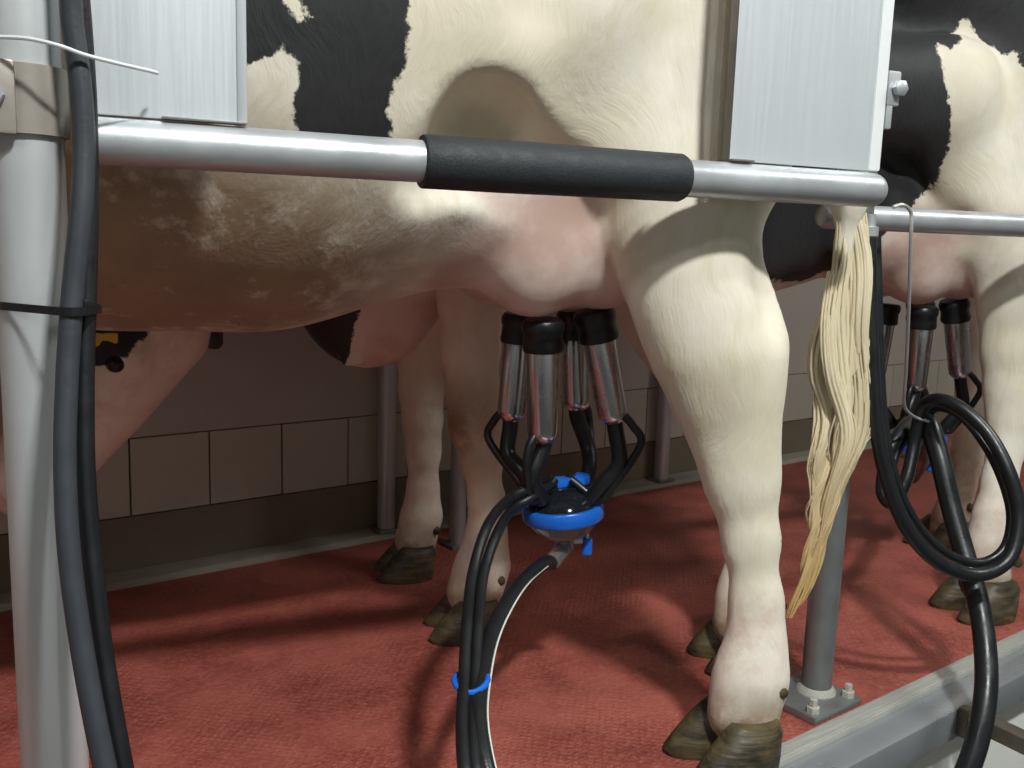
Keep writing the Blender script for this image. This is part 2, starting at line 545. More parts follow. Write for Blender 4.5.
class Field:
    def __init__(self, lo, hi, h):
        self.lo, self.h = np.array(lo, float), h
        self.n = np.ceil((np.array(hi) - self.lo) / h).astype(int) + 1
        self.F = np.full(self.n, 1.0, np.float32)

    def _win(self, lo, hi):
        a = np.clip(np.floor((np.array(lo) - self.lo) / self.h).astype(int), 0, self.n)
        b = np.clip(np.ceil((np.array(hi) - self.lo) / self.h).astype(int) + 1, 0, self.n)
        if np.any(b <= a):
            return None, None
        g = [(self.lo[i] + self.h * np.arange(a[i], b[i])).astype(np.float32) for i in range(3)]
        return tuple(slice(a[i], b[i]) for i in range(3)), (g[0][:, None, None], g[1][None, :, None], g[2][None, None, :])

    def _put(self, sl, d, k, sub):
        A = self.F[sl]
        if sub:
            A = -A
        hh = np.maximum(k - np.abs(A - d), 0) / k
        m = np.minimum(A, d) - hh * hh * k * 0.25
        self.F[sl] = -m if sub else m

    def ell(self, c, r, k=0.05, pitch=0.0, yaw=0.0, roll=0.0, sub=False):
        c, r = np.array(c, float), np.array(r, float)
        R = (Matrix.Rotation(yaw, 3, 'Z') @ Matrix.Rotation(pitch, 3, 'Y') @ Matrix.Rotation(roll, 3, 'X'))
        R = np.array(R)
        m = max(r) + k + 2 * self.h
        if not (pitch or yaw or roll):
            sl, g = self._win(c - r - k - 2 * self.h, c + r + k + 2 * self.h)
        else:
            sl, g = self._win(c - m, c + m)
        if sl is None:
            return
        q = [g[i] - c[i] for i in range(3)]
        p = [q[0] * R[0, j] + q[1] * R[1, j] + q[2] * R[2, j] for j in range(3)]
        k0 = np.sqrt(sum((p[j] / r[j]) ** 2 for j in range(3)))
        k1 = np.sqrt(sum((p[j] / r[j] ** 2) ** 2 for j in range(3))) + 1e-6
        self._put(sl, k0 * (k0 - 1) / k1, k, sub)

    def cone(self, a, b, ra, rb, k=0.04, ly=1.0, sub=False):
        a, b = np.array(a, float), np.array(b, float)
        m = max(ra, rb) * max(1, ly) + k + 2 * self.h
        sl, g = self._win(np.minimum(a, b) - m, np.maximum(a, b) + m)
        if sl is None:
            return
        S = np.array([1, 1 / ly, 1])
        a, b = a * S, b * S
        X, Y, Z = g[0] - a[0], g[1] / ly - a[1], g[2] - a[2]
        ba = b - a
        tt = np.clip((X * ba[0] + Y * ba[1] + Z * ba[2]) / (ba @ ba + 1e-9), 0, 1)
        d = np.sqrt((X - tt * ba[0]) ** 2 + (Y - tt * ba[1]) ** 2 + (Z - tt * ba[2]) ** 2) - (ra + tt * (rb - ra))
        self._put(sl, d * min(1.0, (1 + ly) / 2), k, sub)

    def chain(self, pts, k=0.02, ly=0.75):
        for (p, r), (q, s) in zip(pts[:-1], pts[1:]):
            self.cone(p, q, r, s, k, ly)

    def mesh(self):
        F, h = self.F, self.h
        ins = F < 0
        nx, ny, nz = F.shape
        cnt = np.zeros((nx - 1, ny - 1, nz - 1), np.int8)
        for dx in (0, 1):
            for dy in (0, 1):
                for dz in (0, 1):
                    cnt += ins[dx:nx - 1 + dx, dy:ny - 1 + dy, dz:nz - 1 + dz]
        ci = np.argwhere((cnt > 0) & (cnt < 8))
        idx = np.full(cnt.shape, -1, np.int32)
        idx[ci[:, 0], ci[:, 1], ci[:, 2]] = np.arange(len(ci))
        acc = np.zeros((len(ci), 3))
        num = np.zeros(len(ci))
        cor = [(dx, dy, dz) for dx in (0, 1) for dy in (0, 1) for dz in (0, 1)]
        for i, A in enumerate(cor):
            for B in cor[i + 1:]:
                if sum(abs(A[j] - B[j]) for j in range(3)) != 1:
                    continue
                fa = F[ci[:, 0] + A[0], ci[:, 1] + A[1], ci[:, 2] + A[2]]
                fb = F[ci[:, 0] + B[0], ci[:, 1] + B[1], ci[:, 2] + B[2]]
                m = (fa < 0) != (fb < 0)
                tt = fa[m] / (fa[m] - fb[m])
                acc[m] += np.array(A) + tt[:, None] * (np.array(B) - np.array(A))
                num[m] += 1
        V = self.lo + h * (ci + acc / num[:, None])
        quads = []
        for ax in range(3):
            o1, o2 = (ax + 1) % 3, (ax + 2) % 3
            a = ins[:-1] if ax == 0 else ins[:, :-1] if ax == 1 else ins[:, :, :-1]
            b = ins[1:] if ax == 0 else ins[:, 1:] if ax == 1 else ins[:, :, 1:]
            e = np.argwhere(a != b)
            ok = (e[:, o1] > 0) & (e[:, o2] > 0) & (e[:, o1] < F.shape[o1] - 1) & (e[:, o2] < F.shape[o2] - 1)
            e = e[ok]
            flip = a[e[:, 0], e[:, 1], e[:, 2]]

            def cell(d1, d2):
                q = e.copy()
                q[:, o1] -= d1
                q[:, o2] -= d2
                return idx[q[:, 0], q[:, 1], q[:, 2]]
            q = np.stack([cell(1, 1), cell(0, 1), cell(0, 0), cell(1, 0)], 1)
            q[~flip] = q[~flip][:, ::-1]
            quads.append(q)
        return V, np.concatenate(quads)


def poly_sd(P, poly):
    """signed distance of points P (n,2) to a polygon: positive inside"""
    poly = np.array(poly, float)
    d = np.full(len(P), 1e9)
    ins = np.zeros(len(P), bool)
    for a, b in zip(poly, np.roll(poly, -1, 0)):
        e = b - a
        q = P - a
        tt = np.clip((q @ e) / (e @ e + 1e-12), 0, 1)
        d = np.minimum(d, np.linalg.norm(q - tt[:, None] * e, axis=1))
        c1 = (a[1] <= P[:, 1]) & (b[1] > P[:, 1])
        c2 = (b[1] <= P[:, 1]) & (a[1] > P[:, 1])
        cr = e[0] * q[:, 1] - e[1] * q[:, 0]
        ins ^= (c1 & (cr > 0)) | (c2 & (cr < 0))
    return np.where(ins, d, -d)


def ell_d(V, c, r):
    p = (V - np.array(c)) / np.array(r)
    k0 = np.linalg.norm(p, axis=1)
    return (k0 - 1) * min(r)


def hoof_geo(x, y, yaw=0.0, s=1.0, splay=0.10):
    """two claws and two dewclaws, toes pointing along +x"""
    gs = []
    for sd in (-1, 1):
        rings = [(0.000, 0.022, 0.068, 0.0345), (0.007, 0.022, 0.071, 0.036), (0.026, 0.015, 0.064, 0.036), (0.046, 0.007, 0.055, 0.034),
                 (0.060, 0.000, 0.049, 0.031), (0.074, -0.004, 0.038, 0.024)]
        V, Fc, seg = [], [], 16
        for (z, cx, rx, ry) in rings:
            for k in range(seg):
                a = 2 * PI * k / seg
                ca, sa = math.cos(a), math.sin(a)
                px = rx * (ca if ca > 0 else 0.85 * ca)
                py = ry * math.copysign(abs(sa) ** 0.8, sa) * (1 - 0.12 * max(ca, 0) ** 2)
                if sa * sd < 0:
                    py *= 0.8
                V.append((cx + px, py, z))
        n = len(rings)
        for i in range(n - 1):
            for k in range(seg):
                k2 = (k + 1) % seg
                Fc.append((i * seg + k, i * seg + k2, (i + 1) * seg + k2, (i + 1) * seg + k))
        Fc.append(tuple(range(seg))[::-1])
        Fc.append(tuple((n - 1) * seg + k for k in range(seg)))
        V = np.array(V)
        c, s_ = math.cos(sd * splay), math.sin(sd * splay)
        V = np.stack([V[:, 0] * c - V[:, 1] * s_, V[:, 0] * s_ + V[:, 1] * c + sd * 0.032, V[:, 2]], 1)
        gs.append((V, Fc))
        gs.append(lathe([(0, 0.004), (0.004, 0.010), (0.014, 0.011), (0.024, 0.008), (0.028, 0.003)], (-0.028, sd * 0.024, 0.118), (-0.058, sd * 0.028, 0.096), 10))
    V, Fc = join(*gs)
    V = V * s
    c, s_ = math.cos(yaw), math.sin(yaw)
    V = np.stack([x + V[:, 0] * c - V[:, 1] * s_, y + V[:, 0] * s_ + V[:, 1] * c, V[:, 2]], 1)
    return V, Fc


def px_chain(fr, rows, side0, side1, shrink=1.0):
    """rows of (y, x of one edge, x of the other) -> [(centre, radius)], side running from side0 to side1"""
    out = []
    for i, (py, xa, xb) in enumerate(rows):
        sd = side0 + (side1 - side0) * i / (len(rows) - 1)
        c_, ppm = fr.cp((xa + xb) / 2, py, sd)
        out.append((c_, abs(xb - xa) / 2 / ppm * shrink))
    return out


def build_cow(fr, h, legs, hooves, head, udder_dx, patches, label, brisket, tail, slim=1.0, dirt_spots=(), shoulder=0.21, flank=1.0, recess=True, ears=None, yoff=0.025):
    fld = Field((-0.42, -0.46, 0.0), (2.25, 0.62, 1.55), h)
    # trunk
    fld.ell((0.76, yoff, 0.99), (0.68, 0.300 * slim, 0.41), 0.05)
    fld.ell((0.86, yoff, 0.94), (0.48, 0.30 * slim, 0.365), 0.05)
    fld.ell((0.67, yoff, 0.85), (0.235, 0.24 * slim, 0.275), 0.04)
    fld.ell((1.22, min(yoff, 0), 0.98), (0.40, shoulder, 0.40), 0.12)
    fld.ell((0.09, 0.015, 1.19), (0.27, 0.20, 0.22), 0.10)
    fld.cone((0.0, 0, 1.25), (1.25, 0, 1.27), 0.14, 0.13, 0.08, 1.2)
    for s in (-1, 1):
        fld.cone((0.36, s * 0.16, 1.28), (0.40, s * 0.17, 1.24), 0.06, 0.05, 0.10)
        fld.ell((-0.12, s * 0.10, 1.25), (0.07, 0.06, 0.07), 0.08)
        fld.ell((1.20, s * (shoulder - 0.07), 0.98), (0.16, 0.08, 0.28), 0.08, pitch=0.25)
        # thigh
        q = 1.0 if s > 0 else 0.72
        fld.cone((0.03, s * 0.14 * q, 1.12), (0.13, s * 0.165 * q, 0.80), 0.185, 0.108, 0.06, 0.62)
        fld.cone((0.0, s * 0.12 * q, 1.13), (0.075, s * 0.155 * q, 0.80), 0.110, 0.078, 0.05, 0.8)
        q = 1.0 if s > 0 else 0.72
        fld.cone((0.315, s * 0.185 * q, 0.985), (0.150, s * 0.165 * q, 0.735), 0.085, 0.070, 0.04, 0.62)
        fld.cone((0.30, s * 0.20 * q, 0.995), (0.62, s * 0.215 * q, 0.975), 0.085, 0.10, 0.06, 0.75)
        if recess:
            fld.cone((0.400, s * 0.30, 0.805), (0.285, s * 0.29, 0.715), 0.078, 0.098, 0.012, 1.7, sub=True)
            fld.cone((0.470, s * 0.31, 0.755), (0.400, s * 0.30, 0.805), 0.052, 0.078, 0.012, 2.0, sub=True)
            fld.ell((0.435, s * 0.135, 0.825), (0.060, 0.050, 0.045), 0.02)
            fld.ell((0.375, s * 0.125, 0.800), (0.050, 0.045, 0.050), 0.02)
            fld.ell((0.36, s * 0.27, 0.62), (0.13, 0.13, 0.13), 0.02, sub=True)
    fld.cone((0.325, 0.305, 1.12), (0.350, 0.300, 0.96), 0.028, 0.018, 0.06, sub=True)
    fld.ell(*brisket, 0.07)
    if ears is not None:
        for px_, py_ in ((347, 362), (358, 360)):
            q_ = fr.cp(px_, py_, 0.07)[0]
            fld.cone(q_ + np.array([0, -0.02, 0.05]), q_, 0.022, 0.011, 0.012)
    # legs
    for ch, ly in legs:
        fld.chain(ch, 0.022, ly)
    fld.ell((0.030, 0.245, 0.640), (0.016, 0.03, 0.055), 0.03, pitch=0.25, sub=True)
    # udder
    ux = udder_dx
    U = [((0.305 + ux, 0.0, 0.775), (0.165, 0.165, 0.165)), ((0.415 + ux, 0.062, 0.750), (0.120, 0.105, 0.110)), ((0.415 + ux, -0.055, 0.755), (0.115, 0.095, 0.110)),
         ((0.305 + ux, 0.080, 0.682), (0.080, 0.072, 0.086)), ((0.210 + ux, 0.082, 0.690), (0.074, 0.070, 0.082)),
         ((0.325 + ux, -0.060, 0.685), (0.078, 0.066, 0.085)), ((0.222 + ux, -0.062, 0.695), (0.068, 0.064, 0.080))]
    for c_, r_ in U:
        fld.ell(c_, r_, 0.028)
    # milk vein and belly fold
    fld.chain([((0.50 + ux, 0.12, 0.70), 0.016), ((0.44 + ux, 0.12, 0.745), 0.02), ((0.40 + ux, 0.125, 0.80), 0.02), ((0.39 + ux, 0.12, 0.86), 0.03)], 0.03, 0.8)
    # tail
    fld.chain(tail, 0.03, 1.0)
    # neck and head
    nk, poll, muz = head
    prev = ((1.25, 0, 1.02), 0.24)
    for q in nk:
        fld.cone(prev[0], q[0], prev[1], q[1], 0.06, 0.75)
        prev = q
    poll, muz = np.array(poll), np.array(muz)
    ax = (muz - poll) / np.linalg.norm(muz - poll)
    fld.cone(prev[0], poll - ax * 0.02, prev[1], 0.085, 0.05, 0.85)
    lat = np.cross(np.array([0, 0, 1.0]), ax)
    lat /= np.linalg.norm(lat)
    low = np.cross(lat, ax)          # towards the jaw or the brow
    if low @ (nk[-1][0] - muz) < 0 and low[2] > 0:
        low = -low
    if low[2] > 0:
        low = -low
    L = np.linalg.norm(muz - poll)
    tips = []
    fld.cone(poll, poll + ax * L * 0.45, 0.098, 0.082, 0.04)
    fld.cone(poll + ax * L * 0.4, muz - ax * 0.05, 0.075, 0.055, 0.05)
    fld.cone(poll + ax * L * 0.18 + low * 0.07, muz - ax * 0.06 + low * 0.035, 0.066, 0.042, 0.04)
    fld.cone(muz - ax * 0.05 + lat * 0.022, muz - ax * 0.05 - lat * 0.022, 0.062, 0.062, 0.03)
    for s in (-1, 1):
        fld.cone(poll + ax * L * 0.36 + lat * s * 0.075, poll + ax * L * 0.44 + lat * s * 0.07, 0.03, 0.024, 0.03)
        fld.cone(muz + lat * s * 0.03 - low * 0.035, muz + lat * s * 0.032 - low * 0.02, 0.013, 0.013, 0.012, sub=True)
        e2 = poll + lat * s * 0.24 + ax * 0.03 + low * 0.045 if ears is None else np.array(ears[0 if s > 0 else 1])
        e0 = poll + (e2 - poll) * 0.35 + ax * 0.01
        e1 = poll + (e2 - poll) * 0.75
        fld.cone(e0, e1, 0.022, 0.034, 0.02)
        fld.cone(e1, e2, 0.034, 0.014, 0.015)
        tips.append(e2)
    V, Q = fld.mesh()
    cow = raw_obj('dairy_cow', V, Q, 'cow_hide', None, True, loc=(fr.o[0], fr.o[1], 0))
    cow.rotation_euler = (0, 0, fr.a)
    tag(cow, label, 'cow', 'dairy cows being milked')
    OFF[cow] = (fr.o, fr.a)
    # coat
    coat = np.full(len(V), -0.2)
    bvh = BVHTree.FromPolygons([tuple(p) for p in V], [tuple(int(i) for i in q) for q in Q])
    c0 = CAM - fr.o
    c0 = Vector((c0 @ fr.d, c0 @ fr.n, c0[2]))
    for poly, rng_y, sign in patches:
        if isinstance(poly, tuple):
            side, pts = poly
            poly = []
            for x_, y_ in pts:
                q_ = fr.cp(x_, y_, side)[0]
                hit = bvh.ray_cast(c0, (Vector(q_) - c0).normalized()) if y_ > -120 else (None,)
                p_ = hit[0] if hit[0] is not None and hit[0].x < 1.0 else Vector(q_)
                poly.append((p_.x, p_.z))
        sd = poly_sd(V[:, [0, 2]], poly)
        m = (V[:, 1] > rng_y[0]) & (V[:, 1] < rng_y[1])
        if sign > 0:
            coat[m] = np.maximum(coat[m], sd[m])
        else:
            coat[m] = np.minimum(coat[m], -sd[m])
    # black cheeks and crown, pale blaze
    hp = V - poll
    ta = hp @ ax
    la = np.abs(hp @ lat)
    isH = (ta > -0.05) & (np.linalg.norm(hp - ta[:, None] * ax, axis=1) < 0.26) & (V[:, 0] > 1.5)
    hd = np.minimum(la - 0.07, 0.12 - ta)
    if ears is None:
        coat[isH] = np.maximum(coat[isH], np.minimum(hd[isH], 0.04))
    for e2 in tips:
        w_ = np.linalg.norm(e2 - poll)
        tt_ = np.clip(((V - poll) @ (e2 - poll)) / w_ ** 2, 0, 1)
        de = np.linalg.norm(V - poll - tt_[:, None] * (e2 - poll), axis=1)
        m = (de < 0.08) & (V[:, 0] > 1.5)
        coat[m] = np.maximum(coat[m], np.minimum((tt_[m] - 0.55) * w_, 0.055 - de[m]))
    ud = np.min([ell_d(V, c_, r_) for c_, r_ in U], 0)
    skin = np.clip(1 - ud / 0.035, 0, 1) * np.clip((0.86 - V[:, 2]) / 0.10, 0, 1)
    skin = np.maximum(skin, np.clip(1 - (L + 0.03 - ta) / 0.10, 0, 1) * isH)
    leg_low = np.clip((0.42 - V[:, 2]) / 0.2, 0, 1) * 0.52
    skin = np.maximum(skin, leg_low)
    if head[2][2] < 0.5:
        skin = np.maximum(skin, 0.55 * isH)
        bri = np.clip(1 - ell_d(V, *brisket) / 0.05, 0, 1) * np.clip((0.62 - V[:, 2]) / 0.05, 0, 1)
        skin = np.maximum(skin, 0.9 * bri)
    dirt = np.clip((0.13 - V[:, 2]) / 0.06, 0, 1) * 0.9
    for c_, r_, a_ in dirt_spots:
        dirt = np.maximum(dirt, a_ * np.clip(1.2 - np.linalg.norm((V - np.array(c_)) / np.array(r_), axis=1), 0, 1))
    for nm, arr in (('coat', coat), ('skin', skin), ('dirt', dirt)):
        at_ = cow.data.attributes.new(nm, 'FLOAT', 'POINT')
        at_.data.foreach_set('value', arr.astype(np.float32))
    for (x, y, yaw, s) in hooves:
        raw_obj('hoof', *hoof_geo(x, y, yaw, s), 'hoof_horn', cow, True, sharp=45)
    for s in (-1, 1):
        e = poll + ax * L * 0.40 + lat * s * 0.090 - low * 0.012
        raw_obj('eye', *lathe([(-0.02, 0.001), (-0.014, 0.012), (0, 0.017), (0.014, 0.012), (0.02, 0.001)], e, e + lat, 14), 'eye_dark', cow)
    tg = tips[1] + np.array([0.0, 0.012, -0.034])
    bx_ = box((0, 0, 0), (0.050, 0.005, 0.062), bev=0.0022)
    raw_obj('ear_tag', bx_[0] + tg, bx_[1], 'ear_tag', cow, False)
    return cow


def hair_switch(guide, widths, n, seed, flat=0.5, locks=15):
    """strands gathered in wavy locks along a guide polyline in the cow's frame"""
    g = catmull(guide, 10)
    W = np.interp(np.linspace(0, 1, len(g)), np.linspace(0, 1, len(widths)), widths)
    r = np.random.default_rng(seed)
    gs = []
    m = 22
    LK = []
    for i in range(locks):
        t0 = 0.0 if i < locks * 0.4 else r.uniform(0.0, 0.45)
        LK.append(dict(t0=t0, t1=min(1.0, t0 + r.uniform(0.5, 0.75)) if i % 3 else 1.0, a=r.uniform(0, 2 * PI), rr=math.sqrt(r.uniform(0.05, 1)), w=r.uniform(1.8, 3.6), ph=r.uniform(0, 6.3), am=r.uniform(0.004, 0.011)))
    for i in range(n):
        k_ = LK[i % locks]
        t0 = max(0.0, k_['t0'] + r.uniform(-0.1, 0.05))
        t1 = min(1.0, k_['t1'] + r.uniform(-0.12, 0.04))
        ts = np.linspace(t0, t1, m)
        ja, jr = r.uniform(0, 2 * PI), math.sqrt(r.uniform(0, 1)) * 0.013
        stray = r.uniform(0, 1) < 0.06
        sa = r.uniform(0.006, 0.016) if stray else 0.0
        P = []
        for tt in ts:
            f = tt * (len(g) - 1)
            j = min(int(f), len(g) - 2)
            c_ = g[j] + (g[j + 1] - g[j]) * (f - j)
            wv = np.interp(f, np.arange(len(g)), W)
            aa = k_['a'] + 2.2 * tt
            u_ = (tt - t0) / max(t1 - t0, 1e-3)
            sp = jr * (1.0 - 0.75 * u_ ** 2) * min(1.0, wv / 0.03)
            off = np.array([math.cos(aa) * k_['rr'] * wv * 0.8 + math.cos(ja) * sp, math.sin(aa) * k_['rr'] * wv * flat * 0.8 + math.sin(ja) * sp * flat, 0])
            amp = (k_['am'] + sa) * (0.25 + u_) * min(1.0, wv / 0.03)
            off[0] += amp * math.sin(k_['w'] * 6.3 * tt + k_['ph'])
            off[1] += amp * 0.5 * math.cos(k_['w'] * 6.3 * tt + k_['ph'])
            P.append(c_ + off)
        rad = r.uniform(0.0010, 0.0022) if stray else r.uniform(0.0016, 0.0034)
        gs.append(sweep(P, [rad * 0.7, rad, rad, rad * 0.7, 0.0003], 5, False))
    return join(*gs)


def polypx(fr, side, pts):
    return [tuple(fr.cp(x, y, side)[0][[0, 2]]) for x, y in pts]


# ---- the near cow
def near_hind(dx=0.0, top=0.160, bot=0.225, s=1):
    T = [(0.80, .130, .098), (0.75, .125, .094), (0.71, .125, .091), (0.65, .109, .087), (0.60, .087, .088), (0.555, .068, .085), (0.50, .057, .070), (0.44, .044, .055), (0.39, .034, .048),
         (0.31, .019, .036), (0.22, .008, .034), (0.165, .008, .039), (0.12, .013, .049), (0.075, .022, .052)]
    out = []
    for z, x, r in T:
        y = top + (bot - top) * (0.80 - z) / 0.72
        out.append(((x + dx * min(1, (0.95 - z) / 0.3), y * s if s > 0 else y, z), r))
    return out


def far_hind(dx):
    T = near_hind(0)
    out = []
    for (p, r) in T:
        z = p[2]
        f = (0.80 - z) / 0.72
        out.append(((p[0] + dx * min(1.6, 0.30 + f * 2.0), -0.155 + 0.09 * f, z), r))
    return out


def front_leg(x, ytop, ybot, lift=0.0):
    T = [(0.86, 0.0, .10), (0.74, 0.01, .088), (0.62, 0.0, .066), (0.50, 0.0, .050), (0.42, 0.004, .048), (0.37, 0.006, .050), (0.32, 0.0, .040), (0.24, -0.002, .031), (0.17, -0.002, .034), (0.12, 0.0, .043), (0.075, 0.008, .046)]
    return [((x + a, ytop + (ybot - ytop) * (0.86 - z) / 0.78, z), r) for z, a, r in T]


# the tail leaves the rump, hangs behind the thigh and turns into the switch below the rail
tb, _ = K1.cp(848, 212, 0.15)
tl = [((-0.08, 0.0, 1.34), 0.05), ((-0.140, 0.05, 1.29), 0.036), ((-0.118, 0.16, 1.08), 0.026), ((tb[0] + 0.0, 0.16, 0.92), 0.024), ((tb[0], 0.15, 0.77), 0.019), ((tb[0], 0.15, 0.68), 0.010)]
B1 = (0.285, [(225, -420), (420, -420), (408, -60), (405, 0), (412, 40), (402, 70), (390, 95), (394, 150), (306, 150), (291, 115), (296, 85), (298, 60), (278, 38), (272, 55), (255, 62), (225, 80)])
H1 = (0.285, [(278, -12), (300, -2), (312, 18), (306, 26), (290, 8)])
B1b = [(0.98, 1.6), (1.5, 1.6), (1.55, 0.9), (1.2, 0.8), (0.95, 1.0)]
B1c = [(0.3, 1.6), (0.9, 1.6), (0.85, 0.95), (0.6, 0.8), (0.35, 0.95)]
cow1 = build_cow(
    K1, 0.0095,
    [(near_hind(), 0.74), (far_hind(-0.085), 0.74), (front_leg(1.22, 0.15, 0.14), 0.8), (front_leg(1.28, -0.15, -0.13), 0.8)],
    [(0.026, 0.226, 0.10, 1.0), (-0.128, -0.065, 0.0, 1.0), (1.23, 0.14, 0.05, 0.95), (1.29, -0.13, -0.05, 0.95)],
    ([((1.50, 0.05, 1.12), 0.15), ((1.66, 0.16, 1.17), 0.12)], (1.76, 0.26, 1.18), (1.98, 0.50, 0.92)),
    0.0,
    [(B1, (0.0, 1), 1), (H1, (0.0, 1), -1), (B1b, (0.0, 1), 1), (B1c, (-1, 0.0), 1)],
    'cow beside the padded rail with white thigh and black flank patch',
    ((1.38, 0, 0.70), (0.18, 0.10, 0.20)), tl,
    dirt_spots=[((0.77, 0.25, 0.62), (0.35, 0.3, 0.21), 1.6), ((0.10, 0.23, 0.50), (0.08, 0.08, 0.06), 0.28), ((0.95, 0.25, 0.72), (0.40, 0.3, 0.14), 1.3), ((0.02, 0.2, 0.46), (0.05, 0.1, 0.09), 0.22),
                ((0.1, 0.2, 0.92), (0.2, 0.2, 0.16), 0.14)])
gd = [K1.cp(x, y, 0.15)[0] for x, y in ((848, 212), (846, 260), (840, 320), (838, 380), (840, 430), (832, 480), (820, 530), (806, 580), (790, 618))]
raw_obj('tail_switch', *hair_switch(gd, [0.022, 0.032, 0.050, 0.060, 0.046, 0.026, 0.018, 0.011, 0.004], 760, 3), 'tail_hair', cow1)

# ---- the cow behind
hind2n = px_chain(K2, [(225, 965, 1085), (255, 972, 1072), (300, 978, 1058), (350, 982, 1046), (390, 985, 1040), (420, 988, 1032), (450, 988, 1023), (480, 983, 1016), (515, 974, 1010), (545, 966, 1010), (575, 960, 1012)], 0.17, 0.235)
hind2f = px_chain(K2, [(260, 960, 1050), (320, 956, 1026), (370, 956, 1016), (400, 956, 1004), (430, 955, 994), (460, 950, 983), (490, 943, 974), (515, 934, 968), (535, 928, 966)], -0.15, -0.137)
front2n = px_chain(K2, [(230, 425, 525), (260, 432, 516), (300, 437, 507), (350, 441, 500), (390, 446, 499), (425, 449, 501), (460, 461, 502), (500, 469, 504), (535, 466, 507), (565, 455, 510), (590, 444, 506)], 0.12, 0.189, 0.93)
front2f = px_chain(K2, [(250, 385, 455), (300, 390, 452), (350, 396, 446), (390, 400, 443), (420, 403, 442), (450, 407, 440), (490, 408, 438), (515, 402, 441), (540, 394, 438)], -0.10, -0.115, 0.97)
B2 = (0.24, [(600, -500), (1200, -500), (1200, 130), (1060, 90), (1024, 68), (1015, 53), (1005, 57), (990, 45), (975, 35), (968, 18), (962, 38), (950, 48), (940, 45), (935, 52), (945, 80), (950, 110), (950, 140), (942, 165),
                       (930, 190), (910, 208), (880, 238), (840, 270), (800, 282), (760, 280), (640, 275), (600, 200)])
B2n = polypx(K2, 0.03, [(283, 322), (292, 340), (306, 358), (316, 376), (338, 378), (346, 356), (352, 330), (360, 300), (340, 250), (240, 220), (230, 300)])
tl2 = [((-0.12, 0.0, 1.33), 0.05), ((-0.235, 0.0, 1.27), 0.036), ((-0.235, 0.0, 1.08), 0.028), ((-0.19, 0.0, 0.85), 0.022), ((-0.18, 0.0, 0.62), 0.018)]
hn, hf = K2.cp(978, 606, 0.235)[0], K2.cp(932, 550, -0.137)[0]
fn, ff = K2.cp(472, 622, 0.189)[0], K2.cp(408, 568, -0.115)[0]
cow2 = build_cow(
    K2, 0.0105,
    [(hind2n, 0.72), (hind2f, 0.72), (front2n, 0.85), (front2f, 0.85)],
    [(hind2n[-1][0][0] - 0.004, hn[1], 0.05, 1.0), (hind2f[-1][0][0] + 0.0, hf[1], -0.05, 0.95), (front2n[-1][0][0] - 0.0, fn[1], 0.0, 0.95), (front2f[-1][0][0], ff[1], 0.0, 0.92)],
    ([((1.50, -0.02, 0.86), 0.15), ((1.62, 0.05, 0.74), 0.12)], (1.69, 0.12, 0.63), (1.90, 0.235, 0.27)),
    -0.06,
    [(B2, (0.0, 1), 1), (B2n, (-0.3, 0.3), 1), (B1c, (-1, 0.0), 1)],
    'cow behind the tail of the padded rail cow with its head lowered',
    ((1.34, 0.02, 0.66), (0.15, 0.10, 0.205)), tl2, ears=[K2.cp(102, 330, 0.24)[0], K2.cp(216, 343, 0.05)[0]], shoulder=0.15, slim=0.84, yoff=-0.045,
    dirt_spots=[((front2n[5][0][0] + 0.03, 0.16, front2n[5][0][2]), (0.08, 0.1, 0.1), 0.9), ((front2f[4][0][0], -0.11, front2f[4][0][2]), (0.06, 0.1, 0.16), 0.5), ((hind2f[6][0][0], -0.14, hind2f[6][0][2]), (0.08, 0.1, 0.16), 0.8),
                ((hind2n[9][0][0], 0.23, 0.12), (0.08, 0.1, 0.08), 0.5)])
raw_obj('tail_switch', *hair_switch([(-0.18, 0, 0.66), (-0.18, 0, 0.5), (-0.185, 0, 0.36), (-0.18, 0, 0.24)], [0.02, 0.04, 0.035, 0.008], 90, 5), 'tail_hair', cow2)

# ------------------------------------------------------------------ stall posts, rails, sheets
RZ = 0.776
RA = np.array([0.174, 0.932, RZ])
RD = np.array([math.cos(math.radians(14.9)), -math.sin(math.radians(14.9)), 0])
RANG = -math.radians(14.9)
RN = np.array([-RD[1], RD[0], 0])       # away from the pit


def rail_pt(px):
    """point of the padded rail seen at image column px"""
    dep = 0.95 * 2427 / (2827 - px)
    p = atd(px, 140 + 0.0637 * (px - 165) + 5, dep)
    return RA + RD * ((p - RA) @ RD)


# front post with its clamp
pc = atd(27, 137, 0.815)
P1 = np.array([pc[0], pc[1], 0])
post1 = thing('stall_post', 'thick pale steel post with clamp and hoses tied to it', 'post', (P1[0], P1[1], 0))
part('tube', sweep([P1 + [0, 0, z] for z in (0.0, 0.6, 1.2, 2.1)], 0.0295, 32), 'post_paint', post1)
part('base_plate', box(P1 + [0, 0, 0.005], (0.13, 0.13, 0.01), bev=0.002), 'dark_steel', post1, True)
cl = part('clamp', join(sweep([P1 + [0, 0, z] for z in (RZ - 0.001, RZ + 0.056)], 0.0340, 32)), 'clamp_steel', post1)
tocam = np.array([-P1[0], -P1[1], 0]) / np.linalg.norm(P1[:2])
side_l = np.array([tocam[1], -tocam[0], 0])
if side_l @ right > 0:
    side_l = -side_l
ear = P1 + tocam * 0.034 + side_l * 0.022 + np.array([0, 0, RZ + 0.027])
part('clamp_ear', box(ear, (0.030, 0.012, 0.060), math.atan2(side_l[1], side_l[0]), 0.003), 'clamp_steel', cl)
part('bolt', lathe([(0, 0.006), (0.004, 0.0075), (0.013, 0.0075), (0.015, 0.006)], ear, ear + tocam, 6), 'galvanised', cl)

